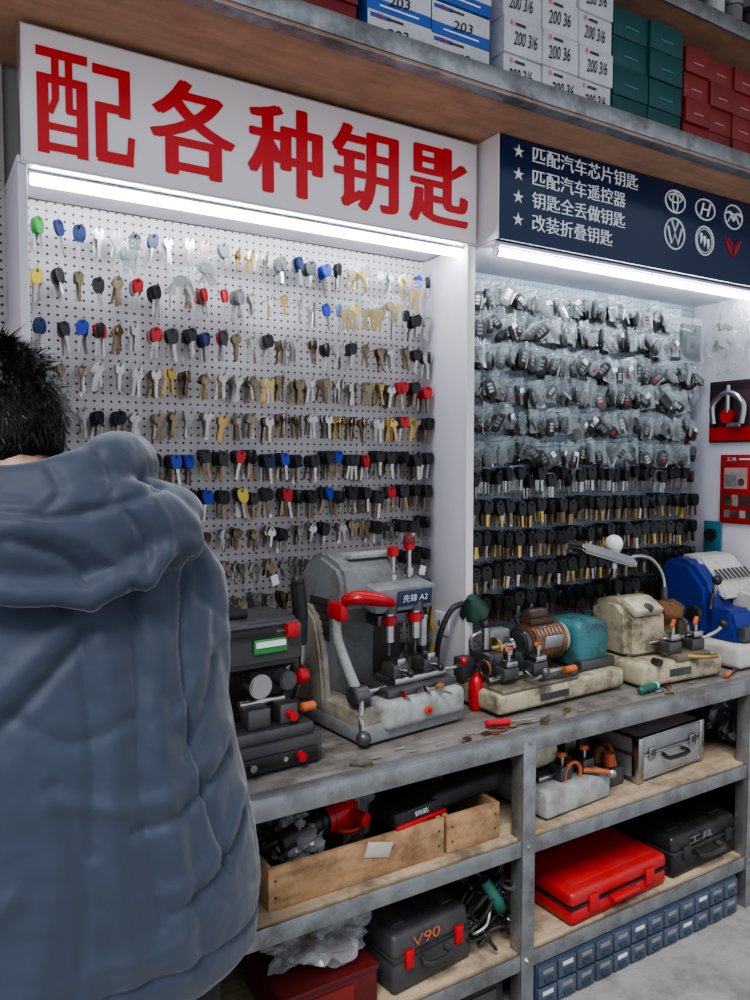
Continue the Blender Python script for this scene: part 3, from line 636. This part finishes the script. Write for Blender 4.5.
b=B('paper_label',(.98,-.526,Z1+.072));b.box((0,0,0),(.075,.003,.04),C('label_paper',(.50,.48,.43),.6),.0005,(0.15,.25,0));b.done()
b=B('portable_key_cutting_machine',(1.68,-.40,Z1),math.radians(4))
b.box((0,0,.045),(.29,.24,.08),gray_l,.012);b.box((.0,.05,.13),(.16,.11,.10),gray_d,.02);b.cyl((-.08,-.0,.17),.060,.11,C('beige_light',(.50,.45,.34),.4),'X',n=24,bev=.01)
b.cyl((.05,-.01,.16),.03,.05,steel_dk,'X');b.cyl((.09,.0,.19),.02,.06,copper,bev=.004);b.cyl((.0,-.06,.10),.008,.24,chrome,'X')
for x in (-.03,.07): b.box((x,-.07,.11),(.05,.05,.04),steel_dk,.004);b.cyl((x,-.075,.145),.006,.04,chrome);b.box((x,-.075,.16),(.055,.016,.016),orange,.005,(0,.3,.4))
b.tube([(.05,-.09,.10),(.09,-.13,.1),(.12,-.135,.09)],.008,orange);b.sph((.125,-.135,.088),.016,chrome);b.cyl((.12,.02,.21),.024,.05,beige,bev=.004);b.cyl((.12,.02,.24),.016,.02,brass);b.torus((.0,-.09,.10),.035,.006,orange,(pi/2,0,0));b.box((.03,-.03,.2),(.14,.05,.03),steel_dk,.006,(0,.15,.1));b.done()
b=B('aluminium_briefcase',(2.15,-.36,Z1),math.radians(3))
ac=C('aluminium_case',(.42,.43,.44),.42,.55,var=.2,grime=.3,gcol=(.2,.19,.18));b.box((0,0,.045),(.35,.24,.085),ac,.01);b.box((0,0,.12),(.35,.24,.06),ac,.012)
for z in (.088,.012,.146): b.box((0,0,z),(.356,.246,.007),chrome,.002)
for sx in (-1,1):
    for sy in (-1,1): b.box((sx*.165,sy*.11,.075),(.03,.03,.15),chrome,.006)
    b.box((sx*.11,-.124,.09),(.035,.008,.04),chrome,.003);b.box((sx*.11,-.129,.095),(.02,.006,.02),steel_dk,.002)
b.tube([(-.05,-.122,.075),(-.05,-.15,.07),(.05,-.15,.07),(.05,-.122,.075)],.007,blk,8,k=3);b.done()
crumple('dark_plastic_bag',(2.62,-.38,Z1+.125),(.13,.13,.14),film_d,.5,2.5,5,inner=[blk,steel_dk])
crumple('red_plastic_bag',(2.40,-.26,Z1+.15),(.07,.07,.17),C('red_film',(.30,.015,.02),.3),.4,2.5)
crumple('dark_plastic_bag',(2.95,-.36,Z1+.125),(.13,.13,.14),film_d,.5,2.5,5)
b=B('spare_machine_parts',(1.90,-.38,Z1))
b.box((0,0,.03),(.10,.16,.06),gray_d,.006);b.cyl((-.01,0,.085),.03,.07,copper,'Y',bev=.005);b.cyl((.01,-.05,.08),.018,.04,orange);b.tube([(.02,.04,.06),(.04,-.02,.11),(.02,-.07,.05)],.007,orange);b.box((-.02,.05,.10),(.05,.05,.07),blk_m,.006);b.done()
def stor(nm,c,s,m,m2=None):
    b=B(nm,c);b.box((0,0,s[2]/2),s,m,.004);b.box((0,0,s[2]),(s[0]*1.02,s[1]*1.02,.012),m2 or m,.003);b.box((0,-s[1]/2-.001,s[2]*.5),(s[0]*.5,.002,s[2]*.3),C('label_paper',(.5,.5,.45)),0);return b.done()
for i,(x,s_) in enumerate(((.80,1.1),(1.04,1.3),(1.28,1.2),(1.75,1.2),(2.0,1.35),(2.25,1.1))):
    stor('storage_box',(x,-.10,Z1),(.21,.12,.15*s_),[card_k,blk_m,gray_d][i%3])
for i,x in enumerate((.8,1.05,1.3,1.65,1.9,2.15,2.4,2.65)):
    stor('storage_box',(x,-.09,Z2),(.22,.11,.17+.03*(i%3)),[card_k,blk_m,gray_d][i%3])
# ------------------------------------------------------------------ lower shelf
b=B('red_tool_case',(1.835,-.37,Z2),math.radians(2))
b.box((0,0,.028),(.44,.36,.052),redm,.014,seg=3);b.box((0,0,.078),(.44,.36,.046),redm,.014,seg=3);b.box((0,0,.101),(.37,.29,.006),redm,.003);b.box((0,0,.053),(.443,.363,.004),blk,.001)
for sx in (-1,1): b.box((sx*.13,-.183,.055),(.04,.01,.05),redp,.004)
b.box((0,-.19,.045),(.12,.03,.016),redm,.006);b.done()
def toolbox(name,loc,s,m=blk,rz=0,lab=None,lc=None):
    b=B(name,loc,rz);w,d,h=s
    b.box((0,0,h*.3),(w,d,h*.56),m,.012,seg=3);b.box((0,0,h*.76),(w,d,h*.38),m,.014,seg=3,taper=(.96,.93));b.box((0,0,h*.57),(w*1.015,d*1.02,h*.07),blk_m,.003)
    for sx in (-1,1): b.box((sx*w*.32,-d/2-.004,h*.55),(w*.1,.012,h*.3),redp if lab=='V90' else blk_m,.003);b.box((sx*w*.32,0,h*.96),(w*.16,d*.7,h*.05),m,.004)
    for k in range(4): b.box(((k-1.5)*w*.07,-d*.1,h*.955),(w*.02,d*.5,h*.04),m,.002)
    b.tube([(-w*.15,-d/2,h*.45),(-w*.15,-d/2-.03,h*.42),(w*.15,-d/2-.03,h*.42),(w*.15,-d/2,h*.45)],.009,blk_m,8,k=3)
    if lab: b.text(lab,(-w*.1,-d*.508,h*.78),w*.35,h*.18,lc or sign_text)
    return b.done()
toolbox('plastic_tool_case',(2.27,-.37,Z2),(.36,.33,.14),blk,.03,'工具',greyp)
toolbox('plastic_tool_case',(2.70,-.36,Z2),(.38,.33,.15),blk,-.02)
toolbox('plastic_tool_case',(1.14,-.37,Z2),(.27,.30,.16),gray_d,.10,'V90',orange)
b=B('power_adapter',(1.60,-.30,Z2+.106+.0));b.box((0,0,.02),(.09,.06,.035),blk,.006);b.tube([(-.04,0,.02),(-.09,-.02,.03),(-.12,-.06,-.03),(-.14,-.10,-.09)],.004,blk,6);b.done()
b=B('storage_box',(.85,-.40,Z2));dkr=C('dark_red_box',(.12,.012,.012),.4);b.box((0,0,.045),(.26,.24,.09),dkr,.004);b.box((0,0,.095),(.268,.248,.014),dkr,.003);b.box((-.02,-.123,.05),(.16,.002,.05),card_r,0);b.done()
crumple('clear_plastic_bag',(.86,-.41,Z2+.17),(.13,.09,.072),film3,.5,2.2,5,inner=[greyp,blk,steel_dk,card_r,card_w])
b=B('tangled_cables')
for k in range(46):
    c=Vector((1.40+R.uniform(-.10,.06),-.43+R.uniform(-.07,.08),Z2+R.uniform(.03,.19)));ra=R.uniform(.04,.08);tl=R.uniform(0,pi);pts=[]
    for j in range(12):
        a=j*.75+tl;pts.append((c.x+ra*math.cos(a)+R.uniform(-.01,.01),max(-.54,c.y+ra*.8*math.sin(a+.5)),max(Z2+.006,c.z+ra*.6*math.sin(a*1.3+tl)+R.uniform(-.01,.01))))
    b.tube(pts,.005,blk if k%5 else steel_dk,6,k=4)
b.tube([(1.34,-.50,Z2+.2),(1.37,-.52,Z2+.14),(1.40,-.50,Z2+.10)],[.016,.02,.014],C('dark_green',(.02,.12,.09),.4),10);b.box((1.40,-.34,Z2+.06),(.2,.2,.12),blk_m,.01)
b.done()
crumple('dark_plastic_bag',(1.40,-.24,Z2+.17),(.13,.08,.16),film_d,.5,3,5)
b=B('parts_drawer_cabinet',(1.93,-.46,0))
cab=C('cabinet_blue',(.030,.045,.085),.45);dr=C('drawer_clear',(.065,.085,.12),.25,var=.35,grime=.4,gcol=(.03,.03,.035),gscale=20)
b.box((0,.01,.066),(.92,.24,.13),cab,.003)
for r in range(2):
    for c in range(12):
        x=-.42+c*.0765;z=.035+r*.062;b.box((x,-.113,z),(.07,.012,.054),dr,.003);b.box((x,-.121,z-.012),(.03,.008,.01),cab,.002);b.box((x,-.1195,z+.012),(.04,.001,.012),card_w if (r*5+c*3)%4==0 else greyp,0)
b.done()
b=B('cardboard_box',(.8,-.4,0));b.box((0,0,.06),(.35,.28,.12),C('cardboard',(.3,.2,.12),.7),.003);b.box((0,-.07,.122),(.35,.13,.004),C('cardboard',(.3,.2,.12),.7),.001,(.06,0,0));b.done()
b=B('battery_charger',(1.28,-.45,0));b.box((0,0,.06),(.2,.18,.12),blk_m,.01);b.box((0,-.092,.07),(.14,.004,.05),steel_dk,.001);b.tube([(.09,-.05,.04),(.14,-.12,.02),(.18,-.16,.006),(.05,-.18,.006)],.005,blk);b.done()

# ------------------------------------------------------------------ person
P=bpy.data.objects.new('man',None);scene.collection.objects.link(P)
jm=mat('navy_jacket_fabric',(.034,.046,.074),.62,var=.10,scale=4,bump=.14,bscale=30)
jm.node_tree.nodes['Principled BSDF'].inputs['Sheen Weight'].default_value=.4
jm.node_tree.nodes['Principled BSDF'].inputs['Sheen Roughness'].default_value=.45
jm.node_tree.nodes['Principled BSDF'].inputs['Specular IOR Level'].default_value=.35
skin=mat('skin',(.52,.30,.21),.5,var=.06);trm=mat('trouser_fabric',(.016,.016,.02),.7);hairm=mat('black_hair',(.008,.007,.007),.38,var=.3)
j=B('jacket')
def rings(b,rs,m,n=36,e=.85):
    V=[];F=[]
    for z,cx_,cy,rx,ry in rs:
        for i in range(n):
            a=2*pi*i/n;c,s_=math.cos(a),math.sin(a);V.append((cx_+math.copysign(abs(c)**e,c)*rx,cy+math.copysign(abs(s_)**e,s_)*ry,z))
    k=len(rs)
    for r in range(k-1):
        for i in range(n): F.append((r*n+i,r*n+(i+1)%n,(r+1)*n+(i+1)%n,(r+1)*n+i))
    F.append(tuple(range(n))[::-1]);F.append(tuple((k-1)*n+i for i in range(n)));b.raw(V,F,m)
rings(j,[(.755,.215,-.90,.245,.165),(.78,.215,-.90,.268,.180),(.87,.215,-.90,.282,.186),(1.0,.210,-.90,.268,.178),(1.15,.203,-.895,.248,.166),(1.3,.190,-.875,.238,.158),(1.38,.183,-.86,.232,.148),(1.44,.178,-.85,.212,.132),(1.475,.172,-.838,.17,.112),(1.505,.167,-.828,.12,.095),(1.53,.16,-.82,.085,.080)],jm)
j.tube([(.335,-.85,1.405),(.370,-.88,1.34),(.378,-.90,1.22),(.385,-.88,1.10)],[.080,.082,.074,.070],jm,16);j.sph((.385,-.875,1.10),.070,jm)
j.tube([(.385,-.87,1.10),(.395,-.74,1.02),(.375,-.61,.955)],[.070,.060,.048],jm,16)
j.tube([(.02,-.85,1.405),(-.03,-.87,1.34),(-.055,-.88,1.22),(-.075,-.86,1.10)],[.080,.084,.076,.070],jm,16);j.sph((-.075,-.855,1.10),.072,jm)
j.tube([(-.075,-.85,1.10),(-.05,-.73,1.02),(.02,-.61,.955)],[.070,.060,.048],jm,16)
hp=[(.235,-.735,1.475),(.285,-.78,1.51),(.305,-.85,1.54),(.275,-.92,1.548),(.225,-.965,1.530),(.160,-.975,1.512),(.10,-.96,1.505),(.05,-.91,1.51),(.035,-.84,1.51),(.06,-.77,1.495),(.11,-.735,1.470)]
j.tube(hp,[.028,.040,.046,.048,.042,.038,.038,.044,.046,.040,.028],jm,14,k=4)
j.sph((.245,-.985,1.450),(.150,.055,.078),jm,28,(.25,.20,.12));j.sph((.15,-1.00,1.430),(.14,.055,.078),jm,24,(.2,0,0));j.sph((.315,-.93,1.465),(.085,.070,.055),jm,24)
j.tube([(.335,-.90,1.50),(.345,-.975,1.455),(.30,-1.030,1.405),(.22,-1.045,1.375),(.13,-1.045,1.375),(.05,-1.02,1.40),(.0,-.98,1.44)],[.014,.018,.019,.019,.019,.018,.014],jm,12)
o=j.done()
md=o.modifiers.new('r','REMESH');md.mode='VOXEL';md.voxel_size=.006;sm=o.modifiers.new('s','SMOOTH');sm.iterations=6;sm.factor=.6
dg=bpy.context.evaluated_depsgraph_get();me=bpy.data.meshes.new_from_object(o.evaluated_get(dg))
nrm=[v.normal.copy() for v in me.vertices]
nz=noise.noise
FD=[([(.285,1.38),(.305,1.28),(.297,1.12),(.315,.95),(.32,.84)],.020,.010),([(.262,1.38),(.275,1.25),(.265,1.08),(.285,.9)],.009,-.009),
 ([(.215,1.36),(.235,1.2),(.222,1.0),(.245,.84)],.020,.008),([(.195,1.34),(.205,1.18),(.195,1.02)],.009,-.007),
 ([(.20,1.35),(.12,1.27),(.04,1.20)],.018,.010),([(.21,1.32),(.13,1.235),(.05,1.165)],.009,-.009),
 ([(.42,1.13),(.34,1.085),(.25,1.07),(.15,1.10)],.013,.007),([(.42,1.095),(.34,1.05),(.25,1.037)],.008,-.008),
 ([(.44,1.03),(.37,.965),(.29,.945)],.013,.006),([(.44,1.0),(.38,.94),(.30,.915)],.008,-.007),
 ([(.10,1.15),(.145,1.0),(.12,.85)],.022,.007),([(.15,1.12),(.185,.98),(.17,.84)],.009,-.006),
 ([(.365,1.40),(.345,1.30),(.350,1.17),(.372,1.03),(.40,.94)],.006,-.011),([(.39,1.31),(.37,1.23),(.33,1.17)],.011,.007),([(.40,1.24),(.375,1.17),(.34,1.12)],.008,-.006),
 ([(.10,.99),(.05,.93),(.0,.90)],.013,.006),([(.35,.90),(.28,.86),(.2,.87)],.012,.005),([(.10,1.22),(.18,1.17),(.26,1.19)],.010,-.005),
 ([(.06,1.495),(.15,1.478),(.24,1.49),(.32,1.515)],.007,-.010),([(.26,1.48),(.285,1.44),(.28,1.40)],.007,-.010),([(.30,1.49),(.32,1.455),(.32,1.42)],.008,.006),
 ([(.12,1.47),(.20,1.445),(.235,1.41)],.012,.008),([(.10,1.45),(.17,1.425),(.20,1.395)],.007,-.009),([(.23,1.56),(.245,1.53),(.235,1.50)],.007,-.007),([(.16,1.54),(.17,1.51),(.15,1.49)],.006,-.006)]
FS=[]
for pts,w,a in FD:
    q=bez([(x,0,z) for x,z in pts],4);S=[((q[i].x,q[i].z),(q[i+1].x,q[i+1].z)) for i in range(len(q)-1)]
    xs_=[v.x for v in q];zs_=[v.z for v in q];FS.append((S,w,a,min(xs_)-3*w,max(xs_)+3*w,min(zs_)-3*w,max(zs_)+3*w))
def fold(x,z):
    d=0
    for S,w,a,x0,x1,z0,z1 in FS:
        if x<x0 or x>x1 or z<z0 or z>z1: continue
        best=9
        for (ax,az),(bx,bz) in S:
            ux,uz=bx-ax,bz-az;l=ux*ux+uz*uz;t=max(0,min(1,((x-ax)*ux+(z-az)*uz)/l));dx=x-ax-ux*t;dz=z-az-uz*t;best=min(best,dx*dx+dz*dz)
        d+=a*math.exp(-best/(w*w))
    return d
for v,n in zip(me.vertices,nrm):
    p=v.co;d=0
    wx=nz(p*3.1)*.10;wz=nz(p*3.1+Vector((7,3,1)))*.12
    low=min(1,max(0,(1.38-p.z)/.15))
    q=Vector(((p.x+wx)*9+p.z*1.8,p.y*5,(p.z+wz)*1.9))
    d+=.008*low*(abs(nz(q))**.75-.3)
    q2=Vector(((p.x+wx)*5-p.z*2,p.y*5,(p.z+wz)*12+p.x*7))
    d+=.0055*(.6+(1-low)*.9)*(abs(nz(q2+Vector((5,2,1))))**.7-.3)
    q3=Vector((p.x*18+wz*40,p.y*12,p.z*18+wx*40));d+=.003*(abs(nz(q3))**.8-.3)
    d+=.006*nz(p*5)
    if n.y<.1: d+=.85*fold(p.x+wz*.12,p.z+wx*.12)*min(1,max(0,(.1-n.y)*3))
    d-=.005*math.exp(-((p.z-.825)/.006)**2)
    if p.z<.78: d*=.5
    v.co=p+n*d
me.polygons.foreach_set('use_smooth',[True]*len(me.polygons))
me.materials.clear();me.materials.append(jm)
o.modifiers.clear();o.data=me;o.parent=P
t=B('trousers')
rings(t,[(.70,.215,-.89,.17,.12),(.80,.215,-.89,.19,.135),(.95,.215,-.89,.19,.13)],trm)
for s_ in (-1,1): t.tube([(.225+s_*.10,-.89,.86),(.225+s_*.115,-.885,.66),(.225+s_*.12,-.87,.46),(.225+s_*.125,-.90,.08)],[.112,.095,.078,.066],trm,18)
o=t.done();md=o.modifiers.new('r','REMESH');md.mode='VOXEL';md.voxel_size=.012;md.use_smooth_shade=True;sm=o.modifiers.new('s','SMOOTH');sm.iterations=5;o.parent=P
t=B('shoes')
for s_ in (-1,1): t.sph((.225+s_*.125,-.86,.045),(.048,.135,.045),blk_m,20);t.box((.225+s_*.125,-.86,.012),(.095,.27,.024),blk,.011,seg=3);t.sph((.225+s_*.125,-.92,.07),(.045,.06,.05),blk_m,16)
t.done(parent=P)
# head
HM=Matrix.Translation((.132,-.755,1.612))@Euler((math.radians(-20),math.radians(-3),math.radians(32))).to_matrix().to_4x4()@Matrix.Scale(1.04,4)
h=B('head');bb=bmesh.new();bmesh.ops.create_uvsphere(bb,u_segments=40,v_segments=30,radius=1)
def headp(p):
    x,y,z=p;X=x*.078;Y=y*.096;Z=z*.118
    if z<0: k=min(1,-z);X*=1-.30*k**1.4;Y=Y*(1-.12*k) if y>0 else Y*(1-.42*k)
    if y>.5: Y=.096*.5+(Y-.048)*.85
    for sx in (-1,1):
        d=((X-sx*.031)**2+(Z-.004)**2)/(.016**2)
        if y>0: Y-=.010*math.exp(-d)
    if y>0:
        Y+=.022*math.exp(-(X/.010)**2-((Z+.028)/.016)**2)+.010*math.exp(-(X/.009)**2-((Z+.008)/.02)**2)
        Y+=.006*math.exp(-(X/.024)**2-((Z+.062)/.012)**2)+.010*math.exp(-(X/.022)**2-((Z+.100)/.016)**2)
        Y+=.006*math.exp(-((Z-.026)/.009)**2)*math.exp(-(X/.045)**4)
    return Vector((X,Y,Z))
for v in bb.verts: v.co=headp(v.co)
h.bm(bb,skin,HM)
def hs(c,r,m,rot=(0,0,0)):
    b2=bmesh.new();bmesh.ops.create_uvsphere(b2,u_segments=14,v_segments=10,radius=1);X=HM@Matrix.Translation(c)@Euler(rot).to_matrix().to_4x4()@Matrix.Diagonal((r[0],r[1],r[2],1));h.bm(b2,m,X)
for sx in (-1,1):
    hs((sx*.031,.074,.004),(.012,.010,.009),sign_text);hs((sx*.031,.083,.004),(.005,.003,.005),blk);hs((sx*.031,.088,.024),(.017,.005,.004),hairm)
    hs((sx*.079,-.005,-.008),(.007,.018,.031),skin,(0,sx*.2,sx*.35));hs((sx*.084,-.012,.002),(.006,.016,.024),skin,(0,sx*.2,sx*.5))
hs((0,.087,-.058),(.022,.006,.004),C('lips',(.45,.16,.13),.5));hs((0,.085,-.066),(.019,.006,.005),C('lips',(.45,.16,.13),.5))
h.tube([(.165,-.84,1.45),(.15,-.80,1.52),(.135,-.765,1.585)],[.060,.055,.056],skin,20)
h.done(60,parent=P)
hr=B('hair')
bb=bmesh.new();bmesh.ops.create_uvsphere(bb,u_segments=40,v_segments=30,radius=1)
def hairline(u):
    x,y,z=u
    if y>.25: return z>.50+.25*(y-.25)
    if y>-.15: return z>.12
    return z>-.64
for v in list(bb.verts):
    u=v.co.copy();p=headp(u);p=p+p.normalized()*(.013+.005*noise.noise(u*5)) if hairline(u) else p*.93;v.co=p
hr.bm(bb,hairm,HM)
for k in range(10000):
    u=Vector((R.gauss(0,1),R.gauss(0,1),R.gauss(0,1))).normalized()
    if not hairline(u): continue
    p=headp(u);n=p.normalized();p=p+n*.010
    crown=Vector((.1,-.35,.93)).normalized();fl=(u-crown);fl=fl-n*fl.dot(n)
    if fl.length>1e-3: fl.normalize()
    fl=fl+Vector((R.gauss(0,.35),R.gauss(0,.35),R.gauss(0,.35)));ln=R.uniform(.014,.027)*(1 if u.z>.1 else .6)
    sd=n.cross(fl).normalized()*.0014
    a=p;b_=p+(n*.42+fl*.6)*ln*.55;c_=p+(n*.40+fl*1.2)*ln
    if c_.z<-.080: continue
    hr.raw([a-sd,a+sd,b_+sd*.8,b_-sd*.8,c_],[(0,1,2,3),(3,2,4)],hairm,HM)
hr.done(parent=P)
def hand(name,wrist,sgn,yawr):
    b=B(name);X=Matrix.Translation(wrist)@Euler((math.radians(-38),0,yawr)).to_matrix().to_4x4()
    def T(pts): return [X@Vector(p) for p in pts]
    b.tube(T([(0,-.03,0),(0,.02,0),(0,.055,.0),(0,.085,-.004)]),[.026,.028,.036,.032],skin,16,flat=.62)
    for i,(dx,L) in enumerate(((-.028,.062),(-.010,.072),(.010,.068),(.027,.054))):
        b.tube(T([(dx*.8,.06,0),(dx,.088,.003),(dx*1.05,.088+L*.45,-.006),(dx*.95,.088+L*.72,-.026),(dx*.8,.088+L*.78,-.046)]),[.0095,.0092,.0088,.008,.0065],skin,10)
    b.tube(T([(-sgn*.018,.02,-.004),(-sgn*.040,.05,-.012),(-sgn*.038,.08,-.028),(-sgn*.022,.10,-.042)]),[.014,.012,.0105,.008],skin,10)
    return b.done(70,parent=P)
hand('hand_right',(.375,-.62,.945),1,math.radians(22));hand('hand_left',(.02,-.62,.945),-1,math.radians(-18))

# ------------------------------------------------------------------ lights / world / camera
w=bpy.data.worlds.new('world');scene.world=w;w.use_nodes=True;bg=w.node_tree.nodes['Background'];bg.inputs[0].default_value=(.84,.90,1,1);bg.inputs[1].default_value=.86
sl=bpy.data.lights.new('daylight_sun','SUN');sl.energy=3.2;sl.angle=math.radians(22);sl.color=(1,.98,.96);so=bpy.data.objects.new('daylight_sun',sl);scene.collection.objects.link(so);so.rotation_euler=(math.radians(36),0,math.radians(-42))
cam=bpy.data.cameras.new('camera');co=bpy.data.objects.new('camera',cam);scene.collection.objects.link(co)
co.location=(0,-2.12,1.55);co.rotation_euler=(math.radians(90-3),0,math.radians(-31.3));cam.sensor_fit='HORIZONTAL';cam.sensor_width=36;cam.lens=36.96;cam.clip_start=.05
scene.camera=co
try: scene.view_settings.look='AgX - Medium High Contrast'
except Exception: pass
